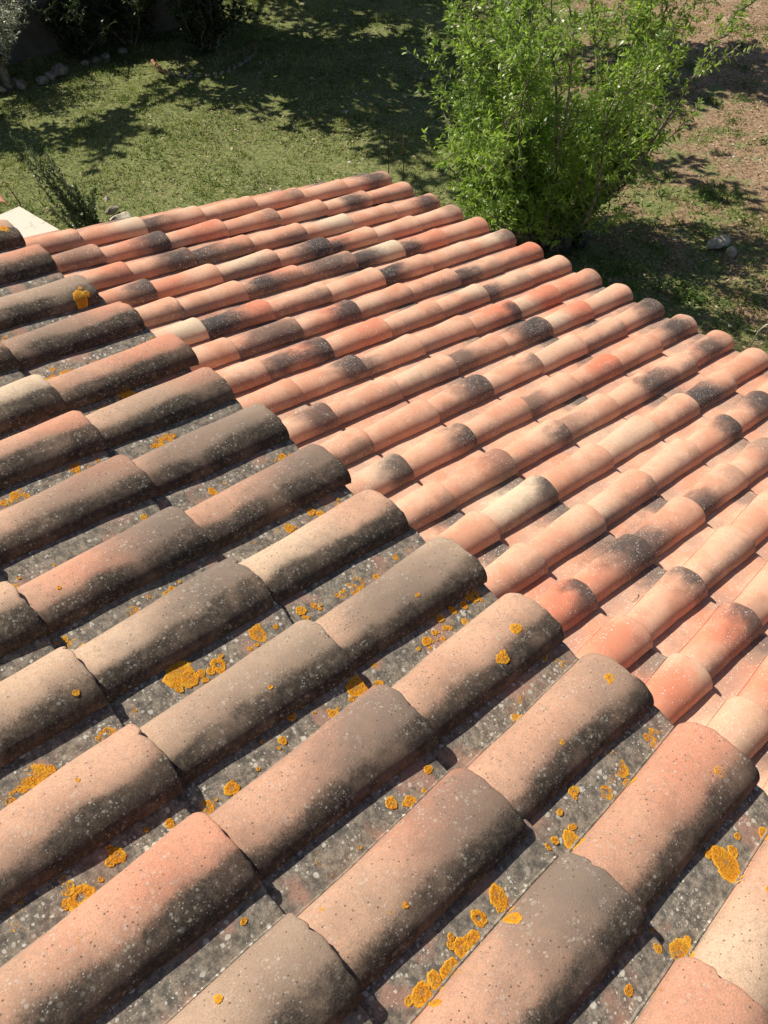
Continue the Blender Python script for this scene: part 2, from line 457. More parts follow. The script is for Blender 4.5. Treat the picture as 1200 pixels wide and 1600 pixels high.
# firing marks seen on single tiles: (column, course): {mark: (x, y along from the lower end, radius, weight)}
SP = {}
def sp(k, j, **kw): SP[(k, j)] = kw
sp(0, 0, smoke=(.02, -.13, .10, .9)); sp(0, 5, cream=(-.01, -.05, .10, .8)); sp(0, 4, soot=(0, -.33, .12, .9)); sp(0, 2, soot=(.04, -.06, .06, .6))
sp(1, 6, smoke=(.01, -.13, .12, .6)); sp(1, 5, soot=(.035, -.03, .12, .95), blush=(0, -.2, .09, .6)); sp(1, 4, blush=(-.01, -.12, .12, .8)); sp(1, 3, smoke=(.03, -.04, .06, .5)); sp(1, 1, soot=(.045, -.12, .08, .9))
sp(2, 6, blush=(0, -.05, .10, .7)); sp(2, 5, soot=(.045, -.07, .11, .95)); sp(2, 4, soot=(.01, -.32, .13, .95)); sp(2, 2, cream=(0, -.08, .13, .9)); sp(2, 0, soot=(.045, -.10, .085, .9))
sp(3, 6, soot=(.025, -.02, .10, .95)); sp(3, 5, blush=(0, -.30, .10, .7)); sp(3, 4, cream=(0, -.20, .12, .8)); sp(3, 3, soot=(.015, -.06, .13, 1.)); sp(3, 2, blush=(0, -.26, .10, .7), soot=(.045, -.30, .07, .9)); sp(3, 0, smoke=(.02, -.03, .08, .5))
sp(4, 4, soot=(.035, -.22, .095, 1.), blush=(0, -.10, .10, .6)); sp(4, 3, smoke=(.02, -.15, .14, .85)); sp(4, 2, cream=(-.005, -.09, .13, .95), soot=(.02, -.31, .12, .95)); sp(4, 1, blush=(0, -.10, .13, .65), soot=(.05, -.30, .08, .9))
sp(5, 6, cream=(0, -.05, .13, .95)); sp(5, 5, soot=(.01, -.29, .13, 1.), blush=(0, -.06, .11, .8)); sp(5, 2, soot=(.02, -.31, .12, 1.)); sp(5, 0, soot=(.03, -.02, .08, .8), cream=(0, -.16, .10, .8)); sp(5, 1, cream=(0, -.08, .06, .3))
sp(6, 0, blush=(0, -.06, .11, .9)); sp(6, 1, soot=(.035, -.29, .085, .95)); sp(6, 4, soot=(.035, -.04, .10, .95), blush=(0, -.12, .10, .8)); sp(6, 5, smoke=(.01, -.14, .13, .8)); sp(6, 3, cream=(.0, -.25, .09, .4))
sp(7, 1, cream=(0, -.10, .11, .5), soot=(.03, -.34, .08, .9)); sp(7, 2, cream=(0, -.05, .10, .6)); sp(7, 4, blush=(0, -.09, .10, .7)); sp(7, 5, soot=(.035, -.03, .10, .95), smoke=(.03, -.27, .08, .9), blush=(0, -.09, .09, .7))
sp(8, 0, smoke=(.02, -.02, .06, .4), blush=(0, -.25, .10, .7)); sp(8, 1, blush=(0, -.06, .12, .9), cream=(0, -.27, .10, .6)); sp(8, 2, blush=(0, -.08, .12, .95), soot=(.045, -.01, .06, .9)); sp(8, 5, soot=(.01, -.03, .10, .95)); sp(8, 4, soot=(.03, -.34, .07, .7))
sp(9, 1, blush=(0, -.05, .12, .9), cream=(0, -.25, .11, .8)); sp(9, 2, soot=(.02, -.09, .125, 1.)); sp(9, 6, smoke=(.01, -.03, .11, .85)); sp(9, 3, soot=(.01, -.31, .10, .8)); sp(9, 4, cream=(0, -.22, .10, .5))
sp(10, 0, soot=(0, -.04, .13, .95)); sp(10, 3, smoke=(.02, -.02, .06, .7)); sp(10, 2, cream=(0, -.2, .12, .4)); sp(10, 4, soot=(.02, -.04, .11, .95))
sp(11, 0, soot=(.015, -.16, .12, .95)); sp(11, 2, blush=(0, -.05, .12, .95)); sp(11, 3, smoke=(.02, -.34, .09, .7)); sp(11, 5, soot=(.025, -.005, .085, .95)); sp(11, 6, cream=(-.01, -.10, .10, .7), soot=(.04, -.02, .09, .9))
sp(12, 0, smoke=(.03, -.19, .10, .85)); sp(12, 1, soot=(.01, -.33, .10, .85)); sp(12, 2, soot=(.05, -.03, .08, .9)); sp(12, 3, smoke=(.01, -.32, .09, .5)); sp(12, 4, soot=(.05, -.02, .07, .85)); sp(12, 5, smoke=(.02, -.02, .09, .55))
sp(13, 1, soot=(.015, -.26, .12, 1.)); sp(13, 3, cream=(0, -.16, .14, .6)); sp(13, 5, cream=(0, -.13, .16, .95), soot=(.04, -.005, .08, .95)); sp(13, 6, smoke=(-.02, -.33, .10, .7))
sp(14, 1, soot=(0, -.05, .12, .95)); sp(14, 2, soot=(.04, -.01, .095, .95)); sp(14, 4, cream=(0, -.3, .1, .4))
sp(15, 2, smoke=(0, -.03, .10, .6)); sp(15, 3, soot=(.045, -.30, .09, .9), smoke=(.01, -.02, .05, .3)); sp(15, 4, smoke=(.0, -.33, .10, .85)); sp(15, 5, soot=(0, -.04, .14, .95), blush=(.02, -.27, .08, .6)); sp(15, 6, blush=(0, -.12, .13, .85), soot=(.03, .0, .07, .9))
sp(16, 5, soot=(.01, .015, .085, .9)); sp(16, 6, blush=(-.01, -.13, .10, .7)); sp(17, 6, blush=(0, -.14, .11, .85), cream=(0, .0, .12, .7)); sp(17, 5, smoke=(.01, .0, .09, .85), blush=(0, -.11, .10, .85)); sp(17, 4, smoke=(.02, -.35, .05, .3))
sp(18, 5, blush=(0, -.22, .11, .5)); sp(18, 6, cream=(0, -.15, .15, .4))

def paint(o, marks, rng, old):
    names = ('cream', 'blush', 'soot', 'smoke')
    for nm in names:
        x, y, r, wgt = marks.get(nm, (0, 0, 0.05, 0.0))
        o[nm] = (float(x), float(y), float(r)); o[nm + '_w'] = float(wgt)
    o['tone'] = float(marks.get('tone', rng.random()))
    o['pansoot'] = float(max(0.0, min(0.95, rng.uniform(-0.9, 1.2))))
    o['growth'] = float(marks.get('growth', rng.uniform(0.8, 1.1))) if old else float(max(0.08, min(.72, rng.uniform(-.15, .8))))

def look_new(mk, tone):
    best = max(mk.items(), key=lambda i: i[1][3] * i[1][2]) if mk else None
    if best is None or best[1][3] < 0.5: return 'plain peach' if tone > .5 else 'plain salmon'
    n, (x, y, r, wgt) = best
    if n in ('soot', 'smoke'):
        return 'black-ended' if y > -.09 else ('black-topped' if y < -.22 else 'black-smudged')
    if n == 'cream': return 'cream-patched'
    return 'red-blushed'

# offsets (mm) of courses measured on the lower roof, smoothed
def low_off(k, j):
    e = -0.020 if k < 2 else 0.0
    if j == 0: return e - 0.006, 0.018 if k < 8 else 0.028
    if j == 1: return e + 0.008, -0.014
    if j == 2: return e + 0.008, -0.012
    return e + (0.010 if 4 < k < 8 else 0.0), (-0.012 if 4 < k < 8 else 0.004)

rng = random.Random(7)
for k in range(0, 21):
    jmin = 0 if k < 15 else (1 if k < 16 else (2 if k < 17 else (3 if k < 18 else (4 if k < 19 else 5))))
    jmax = 7 if k < 18 else 8
    for j in range(jmin, jmax + 1):
        mk = SP.get((k, j), {})
        if not mk and j == 7 and k > 0:
            pass
        o = D.objects.new('roof_tile', NEW_M[rng.randrange(len(NEW_M))])
        link(o)
        du, dv = low_off(k, j)
        yaw = rng.gauss(0, 0.006)
        o.matrix_world = LOW @ Matrix.Translation((k * S + du + rng.gauss(0, .0015), -j * L + dv + rng.gauss(0, .003), rng.uniform(0, .0015))) @ Matrix.Rotation(yaw, 4, 'Z')
        paint(o, mk, rng, False)
        tag(o, f"{look_new(mk, o['tone'])} roof tile, {ORD[j]} course from the garden eave, {ORD[k]} column from the left edge", 'roof tile', 'newer salmon tiles on the lower roof', 'thing')

UOFF = {0: -20, 1: -20, 2: 5, 3: -2, 4: 17, 5: -3, 6: -4, 7: 1, 8: -5, 9: 0, 10: -6, 11: -6, 12: -3, 13: 5}
UDV = {(0, 0): -12, (1, 0): -14, (2, 0): -10, (3, 0): 7, (3, 1): 4, (4, 0): 20, (4, 1): 6, (5, 1): 3, (6, 0): 5, (7, 0): 11, (7, 1): -9, (7, 2): -3, (8, 0): 4, (8, 1): -6, (9, 0): 17, (9, 1): 3, (9, 2): 4, (10, 0): 15, (10, 1): 9, (10, 2): -3, (11, 0): 16, (11, 1): -4, (11, 2): 3, (12, 0): 22, (12, 1): 16, (13, 0): 20, (13, 1): 20}
US = {}
def us(k, j, **kw): US[(k, j)] = kw
us(12, 0, blush=(-.02, -.03, .12, .45), tone=.15, growth=.9); us(12, 1, smoke=(.0, -.02, .15, .9), tone=.2, growth=1.0)
us(11, 1, blush=(-.035, -.04, .12, .75), smoke=(.025, -.05, .12, .85), tone=.55); us(11, 2, smoke=(.0, -.02, .16, .55), tone=.85)
us(10, 1, blush=(-.03, -.05, .12, .4), smoke=(.02, -.04, .14, .9), tone=.2); us(10, 2, blush=(-.02, -.06, .14, .45), tone=.45)
us(9, 1, smoke=(.02, -.12, .20, .5), cream=(-.02, -.03, .12, .35), tone=.8, growth=1.1); us(9, 2, tone=.35, growth=1.1)
us(8, 1, smoke=(0, -.04, .17, .95), cream=(-.02, -.28, .10, .5), tone=.5, growth=1.15); us(8, 0, cream=(-.02, -.30, .12, .65), tone=.35, growth=1.1)
us(9, 0, cream=(-.01, -.02, .11, .5), smoke=(.0, -.17, .14, .8), tone=.6); us(10, 0, tone=.4, growth=1.0); us(11, 0, tone=.3, smoke=(.02, -.01, .11, .5), growth=1.0)
us(7, 0, smoke=(.0, -.05, .15, .9), blush=(-.035, -.06, .10, .5), tone=.2); us(7, 1, smoke=(0, -.02, .14, .9), blush=(0, -.2, .1, .4), tone=.3)
us(6, 0, smoke=(0, -.16, .2, .8), cream=(-.01, -.01, .09, .5), tone=.3); us(6, 1, blush=(-.03, -.01, .09, .6), smoke=(0, -.07, .15, .6), tone=.5)
us(5, 0, blush=(-.02, -.02, .10, .5), smoke=(.0, -.13, .14, .4), tone=.7); us(5, 1, tone=.45, blush=(0, -.04, .1, .4)); us(4, 0, blush=(-.02, -.04, .14, .5), tone=.3); us(4, 1, cream=(0, -.05, .14, .8), tone=.9)
us(3, 0, blush=(-.02, -.05, .12, .35), smoke=(0, -.25, .14, .7), tone=.3, growth=1.1); us(2, 0, smoke=(0, -.06, .2, .55), tone=.95); us(1, 0, tone=.3, blush=(0, -.05, .15, .4), growth=.8); us(0, 0, tone=.5)
us(13, 0, cream=(-.02, -.33, .11, .6), tone=.2, growth=.9); us(13, 1, tone=.1, blush=(0, -.02, .1, .2), growth=.6)

def look_old(mk, tone):
    w_ = {n: v[3] * v[2] for n, v in mk.items() if isinstance(v, tuple)}
    n = max(w_, key=w_.get) if w_ else None
    if n in ('smoke', 'soot') and mk[n][3] >= .5: return 'grey-stained'
    if n == 'blush' and mk[n][3] >= .4: return 'reddish'
    if n == 'cream' and mk[n][3] >= .5: return 'cream-streaked'
    return 'buff' if tone > .55 else 'brown'

LICHEN = [(12, 1, -99, -125, 22.9), (12, 1, -98, -170, 17.3), (12, 1, -88, -218, 18.8), (12, 1, -80, -251, 19.4), (12, 1, -83, -278, 17.2), (12, 1, -83, -305, 22.6), (12, 1, -61, -147, 13.0), (12, 1, -85, -197, 13.9), (12, 0, -79, -325, 18.9), (12, 0, -110, -158, 27.8), (12, 0, -90, -211, 14.1), (12, 0, -76, -166, 9.5), (12, 0, -127, -260, 11.6), (12, 0, -120, -308, 6.8), (12, 0, -93, -48, 17.6), (13, 0, -101, -168, 30.2), (13, 0, -82, -340, 23.6), (13, 0, -82, -66, 13.9), (13, 1, -106, -12, 8.1), (13, 1, -104, -92, 8.8), (13, 1, -73, -67, 6.8), (11, 0, -121, -149, 10.4), (11, 0, -78, -203, 11.3), (10, 0, 14, -86, 14.6), (10, 0, 41, -158, 15.5), (11, 0, -126, -63, 10.7), (12, 0, 25, -69, 12.9), (11, 0, 48, -72, 12.5), (11, 0, 57, -92, 11.2), (11, 0, -2, -45, 11.5), (11, 0, 22, -221, 5.9), (10, 0, -114, -43, 14.3), (10, 0, -120, -56, 10.0), (10, 0, -94, -140, 5.5), (10, 0, -84, -169, 6.8), (10, 0, -104, -176, 6.8), (9, 0, 34, -169, 5.5), (10, 1, -100, -18, 23.8), (10, 0, -122, -323, 10.3), (9, 0, -108, -341, 12.2), (9, 0, -120, -189, 7.2), (9, 0, -101, -221, 5.7), (9, 1, -106, -72, 19.7), (9, 1, -96, -169, 16.4), (9, 1, -122, -236, 29.7), (9, 1, -102, -226, 19.7), (10, 1, -125, -149, 10.8), (10, 1, -85, -303, 14.0), (10, 1, -85, -350, 13.8), (9, 2, -92, -33, 16.0), (9, 2, -98, -156, 26.1), (9, 2, -91, -142, 17.5), (9, 2, -96, -174, 15.1), (9, 2, -82, -199, 10.6), (10, 2, -107, -263, 18.2), (10, 2, -84, -189, 21.6), (10, 2, -105, -196, 12.9), (10, 2, -119, -195, 9.0), (10, 2, -85, -304, 18.9), (10, 2, -101, -120, 14.4), (10, 2, -99, -133, 8.1), (8, 1, -85, -325, 17.1), (8, 1, -82, -334, 20.1), (8, 1, -106, -213, 19.9), (8, 1, -84, -129, 10.9), (7, 1, -85, -113, 9.9), (7, 1, -100, -42, 8.9), (6, 1, -97, -218, 25.2), (6, 1, -103, -249, 10.3), (7, 0, -94, -168, 14.4), (8, 0, -109, -226, 13.5), (7, 0, -95, -56, 14.9), (6, 0, -96, -230, 21.5), (6, 0, -103, -249, 16.5), (6, 0, -85, -342, 20.1), (6, 1, -113, -82, 15.5), (5, 0, -105, -192, 22.9), (5, 0, -85, -268, 16.7), (4, 0, -85, -325, 22.2), (4, 0, -85, -356, 18.7), (4, 0, -85, -200, 16.0), (3, 0, -85, -321, 21.6), (3, 0, -85, -293, 19.9), (3, 0, -85, -251, 22.0), (3, 0, -85, -189, 16.8), (2, 0, 65, -56, 22.0), (0, 0, 26, -35, 15.2), (8, 2, 50, -38, 6.9), (7, 1, 12, -294, 5.2), (8, 1, -12, -216, 11.3), (11, 1, 24, -260, 5.9), (11, 1, 34, -236, 5.9), (8, 1, 27, -32, 6.7), (10, 2, -12, -231, 6.3), (11, 2, -42, -144, 7.1), (9, 2, -17, -120, 5.2), (10, 2, -106, -68, 4.2), (13, 0, -111, -112, 6.9), (13, 0, -34, -186, 8.5), (10, 2, -8, -211, 4.6), (11, 1, -85, -264, 4.9), (13, 0, -128, -354, 4.1), (12, 0, -97, -349, 7.8), (12, 1, -98, -3, 6.6), (9, 1, 29, -153, 4.8), (11, 1, -43, -324, 3.9), (10, 1, -130, -124, 6.1), (11, 1, -108, -235, 5.3), (11, 2, -109, -51, 5.9)]

def surf_z(x, y):
    a = a_(y)
    if abs(x) < a:
        th = math.acos(min(1.0, (abs(x) / a) ** (1 / .94)))
        return h_(y) * math.sin(th) ** .95 + .0015 + (LIFT + .0015) * max(0.0, x / a) ** 2 + RISE * y / L
    q = (x - PANX) / (-a - .0065 - PANX)
    return float(np.interp(q, [p[0] for p in PAN_Z], [p[1] for p in PAN_Z])) + RISE * y / L

def lichen_mesh(x, y, r, seed):
    rnd = random.Random(seed)
    ring = rnd.random() < 0.16 and r > 0.012
    nr, na = 9, 44
    ph = [rnd.uniform(0, 6.28) for _ in range(5)]
    V = []; rim = []; F = []
    ex, rot = rnd.uniform(0.85, 1.15), rnd.uniform(0, 3)
    for i in range(nr + 1):
        q = (i / nr)
        if ring: q = 0.28 + 0.72 * q
        for a in range(na):
            th = 2 * math.pi * a / na
            rr = r * (1 + 0.07 * math.sin(2 * th + ph[0]) + 0.06 * math.sin(3 * th + ph[1]) + 0.05 * math.sin(7 * th + ph[2]) + 0.035 * math.sin(15 * th + ph[3]) + rnd.uniform(-.035, .035))
            if ring and i == 0: rr *= rnd.uniform(.8, 1.2)
            c, s_ = math.cos(th + rot) * ex, math.sin(th + rot) / ex
            qx, qy = x + rr * q * c, y + rr * q * s_
            qy = min(qy, -0.002)
            edge = 0.0 if i == nr or (ring and i == 0) else 1.0
            hh = -0.0006 + edge * (0.0012 + 0.0010 * mnoise.noise((qx * 260, qy * 260, seed)) + (0.0004 if i == nr - 1 else 0))
            # stand off along the local normal
            e = 0.002
            zz = surf_z(qx, qy)
            sl = (surf_z(qx + e, qy) - surf_z(qx - e, qy)) / (2 * e)
            sl = max(-2.5, min(2.5, sl)); l = math.hypot(1, sl)
            V.append((qx - sl / l * hh, qy, zz + hh / l)); rim.append(q)
    for i in range(nr):
        for a in range(na):
            b = i * na + a; b2 = i * na + (a + 1) % na
            F.append([b, b2, b2 + na, b + na][::-1] if False else [b, b + na, b2 + na, b2])
    if not ring: F.append(list(range(na)))
    me = np_mesh('lichen', np.array(V), F, True)
    at = me.attributes.new('rim', 'FLOAT', 'POINT'); at.data.foreach_set('value', np.array(rim, dtype=np.float32))
    me.materials.append(M_lich)
    return me

rng = random.Random(21)
old_tiles = {}
for k in range(0, 15):
    for j in range(0, 4):
        if k < 3 and j > 1: continue
        if k < 7 and j > 2: continue
        mk = US.get((k, j), {})
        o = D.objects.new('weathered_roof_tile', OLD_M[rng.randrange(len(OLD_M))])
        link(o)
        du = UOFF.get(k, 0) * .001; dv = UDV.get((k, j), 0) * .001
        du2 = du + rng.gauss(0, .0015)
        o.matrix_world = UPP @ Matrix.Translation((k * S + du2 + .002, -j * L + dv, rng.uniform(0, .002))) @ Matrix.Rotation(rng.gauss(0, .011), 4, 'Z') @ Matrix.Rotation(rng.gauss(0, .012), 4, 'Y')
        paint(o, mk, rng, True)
        old_tiles[(k, j)] = o
        lk = look_old(mk, o['tone'])
        ups = ['lowest course', 'second course up', 'third course up', 'fourth course up'][j]
        has = any(q[0] == k and q[1] == j for q in LICHEN)
        tag(o, f"{lk} weathered tile{' with orange lichen' if has else ''}, {ups}, {ORD[k]} column from upper roof's left", 'roof tile', 'old lichen-crusted tiles on the upper roof', 'thing')
_r = random.Random(8)
LICHEN = [(k, j, x, y, r * (.82 if (k, j) == (12, 1) and r > 14 else 1)) for k, j, x, y, r in LICHEN]
for _q in range(70):
    LICHEN.append((_r.randrange(3, 11), _r.choice((0, 0, 1, 1, 2)), _r.uniform(-122, -84), _r.uniform(-350, -15), _r.choice((3.5, 4.5, 6, 8, 11))))
for _q in range(95):
    LICHEN.append((_r.choice((4, 5, 6, 7, 8, 8, 9, 9, 10, 10, 11)), _r.choice((0, 0, 1, 1, 2)), _r.uniform(-108, -84), _r.uniform(-350, -15), _r.choice((3, 4, 5, 7, 9, 12, 14))))

for k, j, x, y, r in list(LICHEN):
    for _q in range(2 if r > 15 else (1 if r > 11 and _r.random() < .5 else 0)):
        t_ = _r.uniform(0, 6.28); d_ = r * _r.uniform(.75, 1.25)
        LICHEN.append((k, j, x + d_ * math.cos(t_), y + d_ * math.sin(t_), r * _r.uniform(.25, .5)))
for i, (k, j, x, y, r) in enumerate(LICHEN):
    if (k, j) in old_tiles:
        c = link(D.objects.new('lichen', lichen_mesh(x * .001, y * .001, r * .00085, i)), old_tiles[(k, j)])

# ---------------------------------------------------------------- house under the roofs
house = empty('house', (0.0, 0.0, 0.0))
tag(house, 'cream rendered house beneath the two tiled roofs', 'house')
def slab(MX, u0, u1, v0, v1, w0, w1):
    b = MB(); V = []
    for w_ in (w0, w1):
        for v in (v0, v1):
            for u in (u0, u1): V.append(MX @ Vector((u, v, w_)))
    b.add(V, [[0, 2, 3, 1], [4, 5, 7, 6], [0, 1, 5, 4], [2, 6, 7, 3], [0, 4, 6, 2], [1, 3, 7, 5]])
    return b
mobj('roof_deck', slab(LOW, -0.13, 6.5, -3.2, -0.06, -0.14, -0.052).mesh('roof_deck', False), M_deck, house)
mobj('roof_deck', slab(UPP, -0.8, 5.5, -3.0, -0.06, -0.16, -0.058).mesh('roof_deck', False), M_deck, house)
def wall_block(MX, u0, u1, v0, v1, top):
    V = []
    for u, v in ((u0, v0), (u1, v0), (u1, v1), (u0, v1)):
        p = MX @ Vector((u, v, top)); V.append(p)
    b = MB()
    b.add([Vector((p.x, p.y, -0.2)) for p in V] + V, [[3, 2, 1, 0], [4, 5, 6, 7], [0, 1, 5, 4], [1, 2, 6, 5], [2, 3, 7, 6], [3, 0, 4, 7]])
    return b
mobj('wall', wall_block(LOW, 0.05, 6.4, -3.15, -0.45, -0.15).mesh('wall', False), M_house, house)
mobj('upper_wall', wall_block(UPP, -0.6, 5.4, -2.9, -0.35, -0.17).mesh('upper_wall', False), M_house, house)

# ---------------------------------------------------------------- vegetation
def leaf_mesh(name, pos, dirs, length, width, rnd, fold=0.25, tint=None, droop=0.0):
    """one folded diamond (two quads' worth of triangles) per leaf"""
    pos = np.asarray(pos); d = np.asarray(dirs); n = len(pos)
    d = d / np.linalg.norm(d, axis=1, keepdims=True)
    up = rnd.normal(size=(n, 3)) * 0.7 + np.array([0, 0, 1.0])
    s = np.cross(d, up); s /= np.linalg.norm(s, axis=1, keepdims=True) + 1e-9
    nn = np.cross(s, d)
    l = (length * rnd.uniform(0.65, 1.2, n))[:, None]; wd = (width * rnd.uniform(0.7, 1.2, n))[:, None]
    V = np.empty((n, 6, 3))
    V[:, 0] = pos
    V[:, 1] = pos + d * l * .38 + s * wd * .5 + nn * wd * fold
    V[:, 2] = pos + d * l * .38 - s * wd * .5 + nn * wd * fold
    V[:, 3] = pos + d * l * .74 + s * wd * .32 + nn * wd * fold * .6 - np.array([0, 0, 1]) * l * droop * .5
    V[:, 4] = pos + d * l * .74 - s * wd * .32 + nn * wd * fold * .6 - np.array([0, 0, 1]) * l * droop * .5
    V[:, 5] = pos + d * l - np.array([0, 0, 1]) * l * droop
    b = np.arange(n)[:, None] * 6
    T = np.concatenate([b + np.array([[0, 1, 2]]), b + np.array([[1, 3, 2]]), b + np.array([[2, 3, 4]]), b + np.array([[3, 5, 4]])])
    me = np_mesh(name, V.reshape(-1, 3), T, False)
    tv = rnd.random(n) if tint is None else np.asarray(tint)
    at = me.attributes.new('tint', 'FLOAT', 'POINT'); at.data.foreach_set('value', np.repeat(tv, 6).astype(np.float32))
    return me

def curve(p, d, length, n, rnd, up=0.15, wig=0.12):
    pts = [Vector(p)]; d = Vector(d).normalized()
    for i in range(n):
        d = (d + Vector((rnd.gauss(0, wig), rnd.gauss(0, wig), rnd.gauss(0, wig) + up)) ).normalized()
        pts.append(pts[-1] + d * (length / n))
    return pts

def build_tree(name, base, label, mat, seed, stems, stem_len, lean, shoot_n, shoot_len, sub_n, leaf_gap, leaf_len, leaf_w,
               bark=None, bias=(0, 0), r0=0.05, low=0.2, trunk_h=0.0, cat='tree', group=None, up=0.1, keep=None, extra=()):
    rnd = random.Random(seed); nr = np.random.default_rng(seed)
    root = empty(name, base)
    tag(root, label, cat, group)
    wood = MB(); LP = []; LD = []
    top = Vector((0, 0, 0))
    if trunk_h:
        tp = curve((0, 0, -0.1), (0.05, 0.03, 1), trunk_h + .1, 6, rnd, 0.1, 0.05)
        wood.tube(tp, [r0 * (1.25 - .35 * i / 6) for i in range(7)], 10); top = tp[-1]
    def leaves(pts, start):
        for i in range(len(pts) - 1):
            a, b = pts[i], pts[i + 1]
            if i < start: continue
            seg = (b - a); ln = seg.length; t = seg.normalized()
            k = max(1, int(ln / leaf_gap + rnd.random()))
            for q in range(k):
                p = a + seg * ((q + rnd.random()) / k)
                side = t.orthogonal().normalized(); side.rotate(Matrix.Rotation(rnd.uniform(0, 6.28), 3, t))
                LP.append(p); LD.append((t * rnd.uniform(.2, .9) + side + Vector((0, 0, rnd.uniform(-.35, .25)))).normalized())
        t = (pts[-1] - pts[-2]).normalized()
        for q in range(4):
            LP.append(pts[-1]); LD.append((t + Vector((rnd.gauss(0, .5), rnd.gauss(0, .5), rnd.gauss(0, .4)))).normalized())
    for s_ in range(stems + len(extra)):
        az = 2 * math.pi * (s_ + rnd.uniform(-.3, .3)) / stems
        ln = lean * rnd.uniform(.35, 1.25)
        d = Vector((math.cos(az) * ln + bias[0], math.sin(az) * ln + bias[1], 1))
        sl = stem_len * rnd.uniform(.75, 1.15)
        if s_ >= stems:
            d = Vector(extra[s_ - stems][0]); sl = extra[s_ - stems][1]; az = math.atan2(d.y, d.x)
        st = curve(top + Vector((math.cos(az), math.sin(az), 0)) * r0 * .5 - Vector((0, 0, .05)), d, sl, 9, rnd, up * .6, .10)
        for _t in range(8):
            if not keep or keep(st[9] + Vector(base), rnd): break
            st = curve(st[0], d, sl * (.95 - .07 * _t), 9, rnd, up * .9, .12)
        rr = r0 * rnd.uniform(.4, .62)
        wood.tube(st, [max(.004, rr * (1 - i / 10)) for i in range(10)], 7)
        leaves(st, 7)
        for q in range(shoot_n):
            t = low + (1 - low) * (q + rnd.random()) / shoot_n
            fi = min(8.999, t * 9); i = int(fi)
            p = st[i].lerp(st[i + 1], fi - i)
            a2 = rnd.uniform(0, 6.28)
            d2 = Vector((math.cos(a2), math.sin(a2), rnd.uniform(-.15, .8))) + (st[i + 1] - st[i]).normalized() * .5
            if keep and not keep(p + Vector(base), rnd): continue
            sh = curve(p, d2, shoot_len * rnd.uniform(.55, 1.25) * (1.1 - .45 * t), 5, rnd, up, .16)
            wood.tube(sh, [max(.0022, rr * .32 * (1 - j_ / 6)) for j_ in range(6)], 5)
            leaves(sh, 1)
            for z in range(sub_n):
                i2 = rnd.randrange(1, 5); a3 = rnd.uniform(0, 6.28)
                d3 = Vector((math.cos(a3), math.sin(a3), rnd.uniform(-.3, .7))) + (sh[i2 + 1] - sh[i2]).normalized() * .6
                s3 = curve(sh[i2], d3, shoot_len * rnd.uniform(.25, .6), 3, rnd, up * .6, .18)
                wood.tube(s3, [.0032, .0026, .002, .0014], 4)
                leaves(s3, 0)
    mobj('trunk', wood.mesh('trunk'), bark or M_bark, root)
    P = np.array([tuple(p) for p in LP]); Dd = np.array([tuple(p) for p in LD])
    # lighter young leaves in patches
    tint = np.array([mnoise.noise((p[0] * 2.2 + seed, p[1] * 2.2, p[2] * 2.2)) for p in P]) * .8 + .5 + nr.normal(0, .16, len(P))
    mobj('crown', leaf_mesh('crown', P, Dd, leaf_len, leaf_w, nr, .25, np.clip(tint, 0, 1), .12), mat, root)
    return root

# the almond tree beside the eave
_ring = [((math.cos(a) * 1.25, math.sin(a) * 1.0, .55 + .35 * (i % 3)), 1.15 + .25 * (i % 2)) for i, a in enumerate([1.3 + .36 * q for q in range(10)])]
_side = [((math.cos(a) * 1.2, math.sin(a) * 1.0, .8), 1.55) for a in (-.55, -.15, .2, .6)]
build_tree('almond_tree', (1.84, 8.80, 0), 'bright green leafy almond tree growing beside the lower eave', M_leaf, 5, 22, 2.85, 1.1, 11, 0.64, 5, 0.023, 0.078, 0.021,
           bias=(-0.02, 0.0), r0=0.06, low=0.08, up=0.24, keep=lambda p, r_: not (p.x > 2.5 and p.z < .38 and p.y < 9.2) and not (p.z < .10) and not (p.x < .34 and p.z > .9) and not (p.x > 3.55 and p.z > .9) and not (p.y < 7.35),
           extra=[((-1.3, .75, .55), 1.4), ((-1.3, .35, .6), 1.45), ((-1.3, .0, .75), 1.4), ((-1.1, -.25, .9), 1.35), ((-.8, -.4, 1.0), 1.2), ((-1.2, .5, .9), 1.5), ((-1.0, .15, 1.0), 1.6), ((-.7, .7, .6), 1.6), ((-1.25, .15, .35), 1.35), ((-.9, -.1, .5), 1.2), ((-.5, 1.0, .6), 1.5), ((-.85, .25, 1.1), 2.3), ((-.95, -.1, 1.25), 2.2), ((-.75, .45, 1.4), 2.5), ((-.6, .1, 1.5), 2.6), ((.7, .2, 1.4), 2.6)] + _ring + _side)
# olive whose silvery leaves show in the top left corner
build_tree('olive_tree', (-5.55, 13.35, 0), 'silvery olive tree in front of the shaded grey wall', M_olive, 11, 9, 1.1, 0.75, 8, 0.5, 4, 0.026, 0.075, 0.018,
           r0=0.06, low=0.05, trunk_h=0.35, up=0.08)
